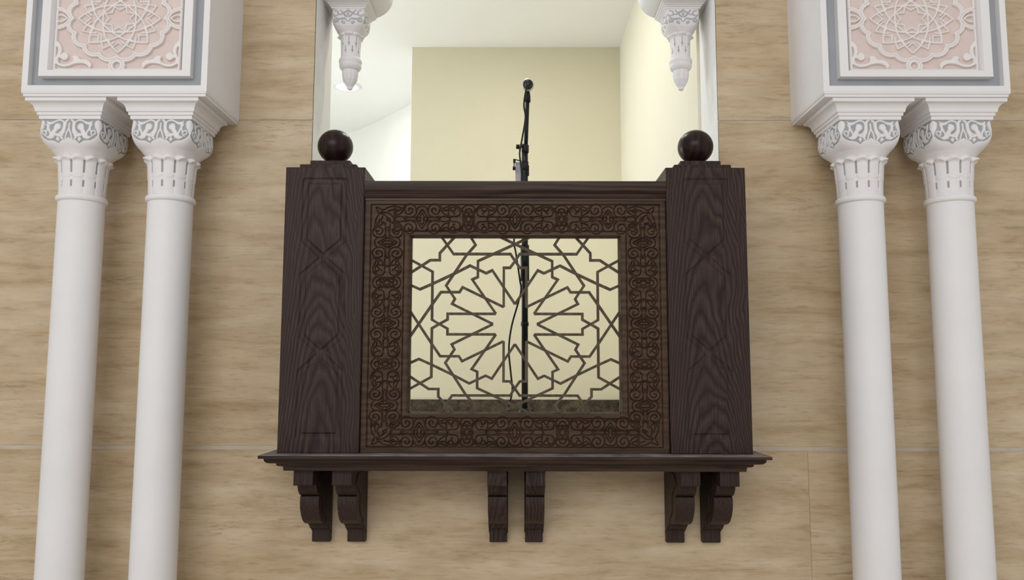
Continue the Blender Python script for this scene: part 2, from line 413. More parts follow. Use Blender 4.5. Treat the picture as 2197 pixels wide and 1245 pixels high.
# ledge
LZ = -0.302
steps = [(0.0, LZ), (0.0, LZ - .011), (.016, LZ - .0125), (.018, LZ - .022), (.026, LZ - .029), (.036, LZ - .0315), (.052, LZ - .033), (.0535, LZ - .040), (.060, LZ - .044), (.072, LZ - .046), (.074, LZ - .062)]
rects = [(-.935 + i, .935 - i, 2.926 + i, YW - .0005, z) for i, z in steps]
rects = [(-.935 + .002, .935 - .002, 2.926 + .002, YW - .0005, LZ + .0015)] + rects
ledge = G().loft(rects).build('ledge', M['rail'], BW)
ledge.data.materials.append(M['dusty'])
for p_ in ledge.data.polygons:
    if p_.normal.z > .5: p_.material_index = 1

# brackets
bp = [(3.3695, -.365), (3.0285, -.365), (3.0285, -.418), (3.031, -.4225), (3.086, -.424), (3.089, -.437), (3.098, -.452), (3.115, -.466), (3.143, -.475)]
bp += [(3.131, -.478), (3.128, -.50), (3.133, -.523), (3.147, -.548), (3.170, -.572), (3.20, -.589), (3.235, -.599)]
bp += [(3.280, -.604), (3.283, -.616), (3.296, -.628), (3.328, -.636), (3.331, -.640), (3.331, -.684), (3.337, -.690), (3.3695, -.690)]
ip = [(3.352, -.392), (3.15, -.392), (3.115, -.425), (3.205, -.478), (3.205, -.545), (3.262, -.585), (3.262, -.60), (3.30, -.622), (3.352, -.655)]
for cx in (-.794, -.649, -.0665, .079, .659, .806):
    br = G().prism_x(bp[::-1], cx - .0362, cx + .0362).build('bracket', M['post'], BW)
    smooth_by_angle(br, 28)
    for sg in (-1, 1):
        xa, xb = (cx + .0362, cx + .0392) if sg > 0 else (cx - .0392, cx - .0362)
        G().prism_x(ip[::-1], xa, xb).build('side_panel', M['post'], br)

# posts with sunk interlaced strap, stepped cap and ball
def make_post(cx):
    hw = .153; z0, z1 = LZ + .001, .792
    xs = np.linspace(-hw, hw, 124); zs = np.linspace(z0, z1, 438)
    f = Field(xs, zs, .006)
    c = .0745
    A = [(-c, .737), (-c, .506), (c, .372), (c, .140), (-c, .003), (-c, -.236), (0, -.236)]
    for s in (-1, 1): f.stroke([(s * x, z) for x, z in [(0, .737)] + A], .0105)
    h = -.0042 * step(f.f, .0013)
    X, Z = np.meshgrid(xs, zs); Y = 3.0 - h
    ed = np.minimum(np.minimum(X + hw, hw - X), np.minimum(Z - z0, z1 - Z)); Y = np.where(ed < 1e-6, 3.004, Y)
    P = np.stack([X + cx, Y, Z], -1).reshape(-1, 3)
    F = [tuple(q) for q in grid_faces(len(zs), len(xs))]
    nb = len(P); yb = 3.40
    B = [(cx - hw, 3.004, z0), (cx + hw, 3.004, z0), (cx + hw, 3.004, z1), (cx - hw, 3.004, z1), (cx - hw, yb, z0), (cx + hw, yb, z0), (cx + hw, yb, z1), (cx - hw, yb, z1)]
    P = np.vstack([P, np.array(B)])
    F += [(nb + 1, nb + 5, nb + 6, nb + 2), (nb + 4, nb, nb + 3, nb + 7), (nb + 3, nb + 2, nb + 6, nb + 7), (nb + 4, nb + 5, nb + 1, nb), (nb + 5, nb + 4, nb + 7, nb + 6)]
    p = mk('post', P, np.array(F), M['post'], BW, at=(cx, 3.0, .3))
    cy = 3.158; d = .112
    cap = G().box(cx - d, cx + d, cy - d, cy + d, z1 - .001, z1 + .024, .003).box(cx - .08, cx + .08, cy - .08, cy + .08, z1 + .0235, z1 + .048, .003)
    G.build(cap, 'stepped_cap', M['post'], p)
    zb = .918; r = .0715
    pr = [(r * math.sin(math.radians(a)), zb - r * .97 * math.cos(math.radians(a))) for a in range(0, 181, 6)]
    pr[0] = (.001, pr[0][1]); pr[-1] = (.001, pr[-1][1])
    pr = [(max(q, .03) if z < zb - .05 else q, z) for q, z in pr]
    G().lathe([(.034, z1 + .046), (.034, z1 + .054)] + [q for q in pr if q[1] > z1 + .056], cx, cy, 48).build('ball_finial', M['finial'], p, True)
make_post(-.735); make_post(.735)

# handrail
rp = [(3.09, .738), (3.002, .738), (2.998, .734), (2.998, .724), (3.001, .702), (3.008, .694), (3.010, .690), (3.006, .688), (3.0045, .681), (3.008, .675), (3.014, .672), (3.014, .664), (3.09, .664)]
smooth_by_angle(G().prism_x(rp[::-1], -.5825, .5825).build('handrail', M['rail'], BW), 30)

# carved panel round the screen
PX, PZ0, PZ1 = .582, LZ + .0015, .666
WX, WZ0, WZ1 = .4035, -.152, .5265
pf = G().box(-PX, -WX, 3.0305, 3.075, PZ0, PZ1).box(WX, PX, 3.0305, 3.075, PZ0, PZ1).box(-WX, WX, 3.0305, 3.075, WZ1, PZ1).box(-WX, WX, 3.0305, 3.075, PZ0, WZ0)
frame = pf.build('panel_frame', M['panel'], BW)

def border_curves():
    """quarter motif between a quatrefoil (u=0) and a rosette (u=1), v from the strip axis"""
    T = lambda pts: [((x - 713) / 692., (225 - y) / 185.) for x, y in pts]
    S = lambda pts: spline(T(pts), 6)
    c = []
    c.append(S([(965, 192), (900, 200), (830, 186), (796, 140), (812, 78), (875, 42), (945, 54), (976, 105), (948, 158), (895, 162), (856, 128), (870, 92), (908, 92), (912, 116)]))
    c.append(S([(806, 205), (850, 206), (920, 210), (970, 212)]))
    c.append(S([(1130, 205), (1108, 165), (1105, 110), (1118, 88), (1150, 122), (1185, 132), (1205, 100), (1240, 92), (1275, 118), (1275, 165), (1235, 192), (1180, 192), (1130, 205)]))
    c.append(S([(1185, 132), (1180, 155), (1200, 160)]))
    c.append(S([(985, 60), (1000, 120), (1040, 160), (1095, 178)]))
    c.append(S([(1090, 70), (1040, 90), (1010, 90)]))
    c.append(S([(1098, 110), (1060, 120), (1030, 110)]))
    c.append(S([(970, 225), (1000, 197), (1090, 197), (1132, 225)]))
    c.append(S([(1095, 75), (1150, 52), (1230, 62), (1300, 105), (1345, 165)]))
    c.append(S([(1120, 88), (1180, 78), (1250, 88), (1310, 140), (1325, 190)]))
    c.append(S([(1300, 105), (1340, 70), (1405, 50)]))
    c.append(S([(1350, 140), (1375, 105), (1405, 95)]))
    c.append(S([(1320, 225), (1330, 175), (1365, 148), (1405, 140)]))
    c.append(S([(1405, 190), (1380, 200), (1368, 225)]))
    c.append(S([(1405, 140), (1392, 165), (1405, 190)])); c.append(S([(1368, 225), (1340, 205), (1335, 190), (1360, 185), (1385, 200)]))
    c.append(S([(713, 150), (738, 185), (738, 225)])); c.append(S([(738, 205), (770, 203), (800, 225)]))
    c.append(S([(713, 108), (745, 140), (770, 175), (806, 205)])); c.append(S([(713, 70), (760, 75), (805, 115)]))
    return c
def make_border():
    d = .00135
    xs = np.arange(-PX, PX + d / 2, d); zs = np.linspace(PZ0, PZ1, int((PZ1 - PZ0) / d))
    f = Field(xs, zs, .004); BC = border_curves()
    zc = .188; hh = .0588; cxs = .4925; czt = .592; czb = -.2235
    hwid = .00165
    for q in BC:
        u, v = q[:, 0], q[:, 1]
        for zst in (czt, czb):
            for k, base in enumerate((0, .36)):
                for s in ((1, -1)):
                    for m in (1, -1):
                        if base:
                            ctrs = [(s * (.36 - .18 * u), m), (s * (.36 + .18 * u), m)]
                        else: ctrs = [(s * .18 * u, m)]
                        for xx, mm in ctrs:
                            pts = np.stack([xx, zst + mm * hh * v], 1)
                            ok = np.abs(pts[:, 0]) < .470
                            pts = pts[ok]
                            if len(pts) > 1: f.stroke(pts, hwid)
        for xst in (-cxs, cxs):
            for s in (1, -1):
                for m in (1, -1):
                    for zz in (zc + s * .156 * u, zc + s * (.312 - .156 * u), zc + s * (.312 + .156 * u)):
                        pts = np.stack([xst + m * .0582 * v, zz], 1)
                        pts = pts[np.abs(pts[:, 1] - zc) < .392]
                        if len(pts) > 1: f.stroke(pts, hwid)
    for sx in (-1, 1):
        for sz, zz in ((1, czt), (-1, czb)):
            K = lambda pts: spline([(sx * (cxs + a), zz + sz * b) for a, b in pts], 6)
            for pts in ([(-.020, .008), (-.006, .020), (.012, .026), (.030, .020), (.022, .030), (.020, .012), (.026, -.006), (.020, -.018), (.008, -.020)],
                        [(-.048, .046), (-.022, .050), (.004, .044), (.020, .036), (.046, .046), (.036, .020), (.044, .004), (.050, -.022), (.046, -.048)],
                        [(-.036, .028), (-.020, .036), (-.002, .032)], [(.028, -.036), (.036, -.020), (.032, -.002)], [(.0, .004), (.008, .012), (.016, .018)], [(-.012, -.012), (-.004, .002), (.004, -.004), (-.012, -.012)]): f.stroke(K(pts), hwid)
    # bounding grooves
    X, Z = np.meshgrid(xs, zs)
    ox, oz0, oz1 = .5575, PZ0 + .0225, PZ1 - .0170
    ix, iz0, iz1 = .4285, -.1715, .5440
    for a, b0, b1 in ((ox, oz0, oz1), (ix, iz0, iz1)):
        f.stroke([(-a, b0), (a, b0), (a, b1), (-a, b1), (-a, b0)], .0014)
    h = -.0080 * np.clip(-f.f / .0011 + .45, 0, 1)
    inner = np.maximum(np.abs(X) - ix, np.maximum(Z - iz1, iz0 - Z))     # <0 inside the inner frame
    outer = np.maximum(np.abs(X) - ox, np.maximum(Z - oz1, oz0 - Z))     # >0 on the outer margin
    h += np.where(inner < 0, .005 * np.clip(-inner / .004, 0, 1) - .004 * np.clip((-inner - .016) / .008, 0, 1), 0)
    h += np.where(outer > 0, .004 * np.clip(outer / .002, 0, 1), 0)
    Y = 3.021 - h
    win = np.maximum(np.abs(X) - WX, np.maximum(Z - WZ1, WZ0 - Z))
    keep = win > -.0002
    ed = np.minimum(PX - np.abs(X), np.minimum(Z - PZ0, PZ1 - Z))
    Y = np.where(ed < d * .6, 3.0305, Y)
    # snap the ring of vertices beside the window to its edge
    near = (win >= -.0002) & (win < d * 1.01)
    Xs, Zs = X.copy(), Z.copy()
    Y = np.where(near, 3.0302, Y)
    Xs = np.where(near & (np.abs(np.abs(X) - WX) < d * 1.02) & (Z < WZ1 + d) & (Z > WZ0 - d), np.sign(X) * WX, Xs)
    Zs = np.where(near & (np.abs(Z - WZ1) < d * 1.02) & (np.abs(X) < WX + d), WZ1, Zs); Zs = np.where(near & (np.abs(Z - WZ0) < d * 1.02) & (np.abs(X) < WX + d), WZ0, Zs)
    P = np.stack([Xs, Y, Zs], -1).reshape(-1, 3)
    F = grid_faces(len(zs), len(xs)); k = keep.ravel()
    F = F[k[F].all(1)]
    used = np.zeros(len(P), bool); used[F.ravel()] = True; idx = np.cumsum(used) - 1
    mk('carved_border', P[used], idx[F], M['panel'], frame)
make_border()

# pierced screen of a twelve-pointed star
def bar(pts, hw, y0, y1, name, mat, parent):
    P = np.array(pts, float); n = len(P); L = []; R = []
    for i in range(n):
        d0 = P[i] - P[i - 1] if i else P[1] - P[0]; d1 = P[i + 1] - P[i] if i < n - 1 else P[-1] - P[-2]
        d0 = d0 / np.linalg.norm(d0); d1 = d1 / np.linalg.norm(d1)
        t = d0 + d1; t /= np.linalg.norm(t); nn = np.array((-t[1], t[0])); k = hw / max(.35, nn @ np.array((-d0[1], d0[0])))
        L.append(P[i] + nn * k); R.append(P[i] - nn * k)
    V = [(x, y0, z) for x, z in L] + [(x, y0, z) for x, z in R] + [(x, y1, z) for x, z in L] + [(x, y1, z) for x, z in R]
    F = []
    for i in range(n - 1):
        F += [(i, i + 1, n + i + 1, n + i), (2 * n + i + 1, 2 * n + i, 3 * n + i, 3 * n + i + 1), (i + 1, i, 2 * n + i, 2 * n + i + 1), (n + i, n + i + 1, 3 * n + i + 1, 3 * n + i)]
    F += [(0, n, 3 * n, 2 * n), (2 * n - 1, n - 1, 3 * n - 1, 4 * n - 1)]
    return mk(name, V, F, mat, parent)
SC = lambda x, y: ((x - 748) / 676. * WX, (WZ0 + WZ1) / 2 + (627 - y) / 572. * (WZ1 - WZ0) / 2)
polys = [[(748, 497), (600, 274), (560, 293), (455, 243), (365, 290), (215, 362), (130, 400), (68, 372)],
         [(675, 516), (675, 257), (716, 257), (748, 212), (778, 166), (1150, 166), (1190, 108), (1228, 54)],
         [(675, 516), (408, 386), (387, 418), (267, 418), (210, 500), (125, 627), (66, 715)],
         [(625, 560), (470, 335), (506, 318), (506, 213), (748, 100), (842, 54)],
         [(625, 560), (312, 560), (312, 597), (258, 627), (211, 655), (211, 970), (130, 1015), (66, 1050)],
         [(606, 627), (340, 495), (358, 462), (300, 375), (430, 175), (490, 105), (458, 54)],
         [(66, 292), (135, 247), (195, 207), (257, 207), (257, 160), (303, 108), (352, 54)]]
rim = G()
for a in ((-WX, -WX + .003, WZ0, WZ1), (WX - .003, WX, WZ0, WZ1)): rim.box(a[0], a[1], 3.046, 3.068, a[2], a[3])
for a in ((WZ0, WZ0 + .003), (WZ1 - .003, WZ1)): rim.box(-WX, WX, 3.046, 3.068, a[0], a[1])
screen = rim.build('star_screen', M['lattice'], BW)
k = 0
for pl in polys:
    for sx in (1, -1):
        for sz in (1, -1):
            pts = [SC(x, y) for x, y in pl]; zc = (WZ0 + WZ1) / 2
            pts = [(sx * x, zc + sz * (z - zc)) for x, z in pts]
            bar(pts, .0049, 3.049 + .00008 * k, 3.064 - .00008 * k, 'screen_bar', M['lattice'], screen); k += 1

# ------------------------------------------------------------------ columns
CY = 3.172
def revolve(theta, R, zs, cx, cy, name, mat, parent, paint):
    X = cx + R * np.cos(theta)[None, :]; Y = cy + R * np.sin(theta)[None, :]; Z = np.broadcast_to(zs[:, None], R.shape)
    P = np.stack([X, Y, Z], -1).reshape(-1, 3)
    F = grid_faces(len(zs), len(theta), True)[:, ::-1]
    return mk(name, P, F, mat, parent, True, paint)
def frieze_field(xs, ys):
    f = Field(xs, ys, 14.)
    def both(fn):
        for s in (1, -1): fn(lambda pts: [(480 + s * (x - 480), y) for x, y in pts])
    def draw(m):
        f.fill(m([(60, 110), (120, 130), (150, 165), (146, 220), (112, 275), (95, 320), (60, 340)]))
        f.stroke(m(spiral(155, 298, 20, 40, 90, 440)), 9)
        f.stroke(m(spline([(192, 292), (205, 250), (200, 215), (180, 185)])), 9)
        f.stroke(m(spline([(178, 140), (200, 165), (235, 172), (268, 160)])), [*np.linspace(6, 20, 15), *np.linspace(20, 16, 16)])
        f.stroke(m(spline([(205, 180), (218, 240), (250, 310), (235, 355)])), 13)
        f.stroke(m(spline([(300, 185), (330, 178), (362, 200), (360, 240), (325, 262)])), 8)
        f.stroke(m(circle(325, 222, 20)), 20)
        f.stroke(m(spline([(322, 235), (295, 285), (270, 340), (225, 358), (190, 350)])), [*np.linspace(26, 30, 20), *np.linspace(30, 8, 21)])
        f.stroke(m(spline([(262, 168), (300, 140), (350, 128), (400, 150), (412, 210), (398, 270), (360, 310), (310, 320)])), 12)
        f.stroke(m(spline([(460, 125), (430, 150), (420, 230), (410, 290), (385, 340), (400, 375)])), [*np.linspace(12, 22, 25), *np.linspace(22, 14, 26)])
        f.stroke(m(spline([(320, 325), (360, 335), (400, 330)])), 16)
        f.stroke(m(spline([(480, 170), (478, 240), (455, 300), (436, 375)])), 11)
        f.fill(m([(340, 345), (368, 378), (340, 415), (312, 378)]))
    both(draw)
    X, Y = np.meshgrid(xs, ys); dx = np.abs(X - 480)
    bnd = np.interp(dx, [0, 40, 100, 120, 140, 160, 200, 280, 340, 375, 392, 400], [352, 380, 395, 412, 432, 415, 396, 390, 366, 336, 300, 250])
    return np.minimum(f.f, bnd - Y)
def make_capital(cx, cy, parent):
    n = 4 * 116; th = np.linspace(0, 2 * math.pi, n, endpoint=False)
    z1 = np.linspace(.999, .862, 78); z2 = np.linspace(.8605, .704, 90)
    zz = [.862, .872, .886, .902, .920, .940, .962, .985, .999]
    a = np.interp(z1, zz, [.0945, .099, .107, .1165, .1225, .1248, .1235, .1205, .1190]); a = np.convolve(np.pad(a, 4, 'edge'), np.ones(9) / 9, 'valid')
    ex = np.interp(z1, [.862, .885, .91, .94, .999], [2.0, 2.8, 5.0, 8.0, 11.0])
    c, s = np.abs(np.cos(th))[None, :] + 1e-9, np.abs(np.sin(th))[None, :] + 1e-9
    R1 = a[:, None] / (c ** ex[:, None] + s ** ex[:, None]) ** (1 / ex[:, None])
    phi = (th + math.pi / 4) % (math.pi / 2) - math.pi / 4; u = np.tan(phi)
    q = np.argsort(u[:n // 4 + 0]) if False else None
    us = np.unique(np.round(u, 9)); xs = 480 + 400 * us; ys = 115 + 285 * (.999 - z1) / .0885
    ff = frieze_field(xs, ys)
    col = np.searchsorted(us, np.round(u, 9) - 1e-10); ff = ff[:, np.clip(col, 0, len(us) - 1)]
    raised = step(ff, 4.5); R1 = R1 + .0048 * raised - .002
    # reeded bell with curling leaf tips
    r2 = np.interp(z2, [.704, .72, .76, .80, .83, .8605], [.0870, .0878, .0892, .0912, .0935, .0955])
    leaf = np.abs(np.cos(6 * (th - math.radians(15))))           # one bump for each of 12 leaves
    R2 = r2[:, None] + .0022 * (leaf[None, :] ** .6 - .5)
    big = 1 + .7 * np.exp(-((np.abs(phi) - math.pi / 4) / .14) ** 2)
    zt = .8495 + .004 * np.cos(12 * (th - math.radians(15)))
    Zg = z2[:, None]
    lip = np.exp(-((Zg - zt[None, :]) / .0075) ** 2) * .0125 * (leaf[None, :] ** .55) * big[None, :]
    lip = np.where(Zg > zt[None, :], np.maximum(lip, 0), lip)
    R2 = R2 + lip
    low = .782 + .010 * leaf[None, :] * -1
    R2 = R2 - .0016 * np.clip((low - Zg) / .003 + .5, 0, 1)
    pa = np.ones_like(R2)
    for t0 in range(12):
        da = np.abs((th - t0 * math.pi / 6 + math.pi) % (2 * math.pi) - math.pi) * .097
        for (za, zb, w) in ((.793, .843, .0036), (.737, .762, .0036)):
            d = np.maximum(da[None, :] - w, np.maximum(Zg - zb, za - Zg)); m = step(d, .0012)
            R2 -= .005 * m; pa = np.minimum(pa, 1 - m)
    R = np.vstack([R1, R2]); z = np.concatenate([z1, z2]); paint = np.vstack([raised, pa])
    return revolve(th, R, z, cx, cy, 'capital', M['capital'], parent, paint)
def make_column(cx, label):
    t = thing('column', (cx, CY, -2.6), label, 'column', 'paired white columns beside the balcony')
    o = G().lathe([(.0865, -2.42), (.0865, .686)], cx, CY, 72).build('shaft', M['plaster'], t); smooth_by_angle(o)
    tor = [(.0855 + .0105 * math.sin(math.radians(a)) ** .9 if 0 < a < 180 else .0855, .695 - .0125 * math.cos(math.radians(a))) for a in range(0, 181, 12)]
    smooth_by_angle(G().lathe(tor, cx, CY, 72).build('neck_ring', M['plaster'], t), 50)
    make_capital(cx, CY, t)
    ab = [(.1205, .9985), (.1225, 1.0), (.1225, 1.0125), (.1275, 1.0140), (.1285, 1.016), (.1285, 1.0255), (.1335, 1.0270), (.1345, 1.031), (.1365, 1.042), (.1405, 1.050), (.147, 1.0565), (.156, 1.0605), (.1585, 1.0612), (.1595, 1.063), (.1595, 1.076)]
    G().loft([(cx - h, cx + h, CY - h, CY + h, z) for h, z in ab]).build('abacus', M['plaster'], t)
    bs = [(.115, -2.54), (.128, -2.525), (.128, -2.505), (.115, -2.49), (.105, -2.47), (.112, -2.45), (.112, -2.435), (.0865, -2.42)]
    b = G().box(cx - .14, cx + .14, CY - .14, CY + .14, -2.6, -2.54).lathe(bs, cx, CY, 48).build('base', M['plaster'], t)
    return t
CX = (-1.768, -1.405, 1.403, 1.766)
LB = ('white round column nearest the left edge of the picture', 'white round column left of the balcony, closer to it of the pair',
      'white round column right of the balcony, closer to it of the pair', 'white round column nearest the right edge of the picture')
c0 = make_column(CX[0], LB[0])
for x, l in zip(CX[1:], LB[1:]):
    c = copy_tree(c0); c.location.x = x; c['label'] = l

# ------------------------------------------------------------------ impost blocks with carved rosette panels
def rosette(cx, zc):
    d = .0014; hx, hz = .2505, .2155
    xs = np.arange(-hx, hx + d / 2, d); zs = np.arange(-hz, hz + d / 2, d)
    X, Z = np.meshgrid(xs, zs)
    thin = Field(xs, zs, .008); wide = Field(xs, zs, .008); line = Field(xs, zs, .006)
    ax, az = .163, .140
    E2 = lambda p: np.array(p) * np.array((ax, az))
    t = np.linspace(-1, 1, 41)
    for k in range(4):
        a = k * math.pi / 4; ca, sa = math.cos(a), math.sin(a)
        for s in (1, -1):
            w = s * .40 * (1 - np.abs(t) ** 2.6); thin.stroke(E2(np.stack([t * ca - w * sa, t * sa + w * ca], 1)), .0037)
    P = lambda r, dg: (r * math.cos(math.radians(dg)), r * math.sin(math.radians(dg)))
    for k in range(8):
        m = 45 * k; s2 = m + 22.5
        thin.stroke(E2([P(.845, m - 9.5), P(.70, m), P(.845, m + 9.5)]), .0031)
        thin.stroke(E2([P(.70, s2 - 15), P(.80, s2 - 9), P(.955, s2), P(.80, s2 + 9), P(.70, s2 + 15)]), .0033)
        thin.stroke(E2([P(.80, s2 - 9), P(.66, s2), P(.80, s2 + 9)]), .0031)
        thin.stroke(E2([P(.255, m), P(.39, s2), P(.255, m + 45)]), .0031)
    a = np.linspace(0, 2 * math.pi, 481); r = 1.145 + .10 * np.abs(np.sin(8 * a + .0)) ** .75
    band = E2(np.stack([r * np.cos(a), r * np.sin(a)], 1)); wide.stroke(band, .0088); line.stroke(band, .0009)
    for s in (1, -1):
        wide.stroke(circle(0, s * .194, .0235), .0100); line.stroke(circle(0, s * .194, .0245), .0009)
        for q in (1, -1):
            cv_ = spline([(s * .192, q * .004), (s * .208, q * .024), (s * .230, q * .036), (s * .252, q * .039)]); wide.stroke(cv_, .0084); line.stroke(cv_, .0008)
            wide.stroke(spline([(s * .205, 0), (s * .225, q * .012), (s * .25, q * .012)]), .0036)
    C2 = lambda pts: [((x - 1130) / 922. * .25, -(y - 310) / 770. * .2155) for x, y in pts]
    for sx in (1, -1):
        for sz in (1, -1):
            m = lambda pts: [(sx * x, sz * z) for x, z in C2(pts)]
            wide.fill(m(spline([(745, 1060), (765, 985), (700, 925), (605, 912), (560, 868), (500, 862), (478, 885), (492, 925), (450, 968), (370, 985), (300, 970), (262, 930), (205, 905), (180, 960), (240, 985), (330, 1022), (420, 1020), (520, 985), (620, 975), (700, 1005), (740, 1060)], 5)))
            wide.fill(m(circle(362, 872, 58))); wide.stroke(m(spline([(300, 880), (330, 860), (362, 860)])), .006)
            wide.fill(m(spline([(150, 690), (205, 640), (270, 665), (315, 740), (318, 820), (290, 880), (262, 925), (232, 900), (262, 820), (255, 745), (205, 715), (150, 750)], 5)))
            wide.stroke(m(spline([(262, 925), (200, 880), (185, 800)])), .0045)
    rimf = np.minimum(hx - np.abs(X), hz - np.abs(Z)) - (.0085 + .0025 * np.abs(np.sin(X * 60)) * 0)
    ft, fw = thin.f, np.minimum(wide.f, rimf)
    e = .0011
    h = np.maximum(.0085 * step(ft, e), .0125 * step(fw, e)); g_ = step(line.f, .0011) * (step(fw, e) > .5)
    h = h - .0022 * g_
    paint = np.maximum(step(ft, e), step(fw, e)) 
    paint = np.where(g_ > .35, .0 + .0 * paint, paint)
    return xs, zs, X, Z, h, paint, g_
def make_block(cx, label):
    t = thing('impost_block', (cx, YW, 1.095), label, 'impost block', 'carved impost blocks above the columns')
    hw = .364; x0, x1 = cx - hw, cx + hw; z0, z1 = 1.095, 1.70; b = .0235; rd = .030
    # body: box with a sunk field in its face
    Y0, Y1 = 3.0, 3.0 + rd
    o = [(x0, z0), (x1, z0), (x1, z1), (x0, z1)]; i = [(x0 + b, z0 + .024), (x1 - b, z0 + .024), (x1 - b, z1 - .024), (x0 + b, z1 - .024)]
    V = [(x, Y0, z) for x, z in o] + [(x, Y0, z) for x, z in i] + [(x, Y1, z) for x, z in i] + [(x, YW - .0005, z) for x, z in o]
    F = [(k, (k + 1) % 4, 4 + (k + 1) % 4, 4 + k) for k in range(4)] + [(4 + k, 4 + (k + 1) % 4, 8 + (k + 1) % 4, 8 + k) for k in range(4)] + [(8, 9, 10, 11)]
    F += [((k + 1) % 4, k, 12 + k, 12 + (k + 1) % 4) for k in range(4)] + [(15, 14, 13, 12)]
    body = mk('body', V, F, M['plaster'], t)
    fx0, fx1, fz0, fz1 = x0 + b, x1 - b, z0 + .024, z1 - .024
    G().box(fx0 + .0005, fx1 - .0005, Y1 - .002, Y1 - .0002, fz0 + .0005, fz1 - .0005).build('sunk_field', M['grey'], body)
    # thin slab and stepped foot
    G().loft([(x0 + .006, x1 - .006, 3.006, YW - .0005, 1.0765), (x0 + .005, x1 - .005, 3.005, YW - .0005, 1.086), (x0 + .001, x1 - .001, 3.001, YW - .0005, 1.088), (x0 + .001, x1 - .001, 3.001, YW - .0005, 1.0955)]).build('bed_slab', M['plaster'], t)
    # raised frame
    zc = 1.398; pw, ph = .2505, .2155; ow, oh = .2985, .2430
    fo = [(cx - ow, zc - oh), (cx + ow, zc - oh), (cx + ow, zc + oh), (cx - ow, zc + oh)]; fi = [(cx + sx * (pw + .014), zc + sz * (ph + .003)) for sx, sz in ((-1, -1), (1, -1), (1, 1), (-1, 1))]; fb = [(cx + sx * (pw + .003), zc + sz * (ph + .0025)) for sx, sz in ((-1, -1), (1, -1), (1, 1), (-1, 1))]
    yf = 2.996
    V = [(x, Y1 - .002, z) for x, z in fo] + [(x, yf, z) for x, z in fo] + [(x, yf, z) for x, z in fi] + [(x, yf + .0275, z) for x, z in fb]
    F = [(k, (k + 1) % 4, 4 + (k + 1) % 4, 4 + k) for k in range(4)] + [(4 + k, 4 + (k + 1) % 4, 8 + (k + 1) % 4, 8 + k) for k in range(4)] + [(8 + k, 8 + (k + 1) % 4, 12 + (k + 1) % 4, 12 + k) for k in range(4)] + [(12, 13, 14, 15)]
    fr = mk('panel_frame', V, F, M['plaster'], t)
    G().box(cx - pw - .0028, cx + pw + .0028, yf + .0250, yf + .0272, zc - ph - .0028, zc + ph + .0028).build('joint_line', M['grey'], fr)
    xs, zs, X, Z, h, paint, g_ = RS
    Y = (yf + .0245) - h
    ed = np.minimum(.2505 - np.abs(X), .2155 - np.abs(Z)); Y = np.where(ed < .0008, yf + .0245, Y)
    mk('rosette_panel', np.stack([X + cx, Y, Z + zc], -1).reshape(-1, 3), grid_faces(len(zs), len(xs)), M['rosette'], fr, False, paint)
    G().box(x0 + .01, x1 - .01, 3.01, YW - .0005, z1, 2.6).build('springer', M['plaster'], t)
    return t
RS = rosette(0, 0)
b0 = make_block(-1.5735, 'white impost block with pink rosette panel above the left pair of columns')
b1 = copy_tree(b0); b1.location.x = 1.568; b1['label'] = 'white impost block with pink rosette panel above the right pair of columns'

# ------------------------------------------------------------------ hanging pendants of the arch
def pendant_frieze(us, v):
    """u -1..1 across one face, v 0..1 downwards"""
    f = Field(us, v, .12)
    X, Y = np.meshgrid(us, v)
    for s in (1, -1):
        m = lambda pts: [(s * x, y) for x, y in pts]
        f.stroke(m(spiral(.78, .82, .06, .13, 0, 400)), .035); f.stroke(m(spline([(.66, .9), (.5, .72), (.2, .7), (.05, .86)])), .035)
        f.stroke(m(spline([(.95, .40), (.75, .62), (.45, .74), (.2, .66)])), .035)
        f.stroke(m(spline([(.82, .12), (.62, .22), (.60, .45), (.78, .48)])), .035); f.stroke(m(spline([(.60, .36), (.42, .42), (.34, .28), (.46, .12)])), .035)
        f.stroke(m(spline([(.02, .10), (.12, .22), (.26, .28), (.22, .44), (.06, .58)])), .045); f.stroke(m(spline([(.0, .28), (.05, .40), (.0, .50)])), .03); f.stroke(m(spiral(.30, .95, .05, .10, 0, 360)), .03)
    return f.f
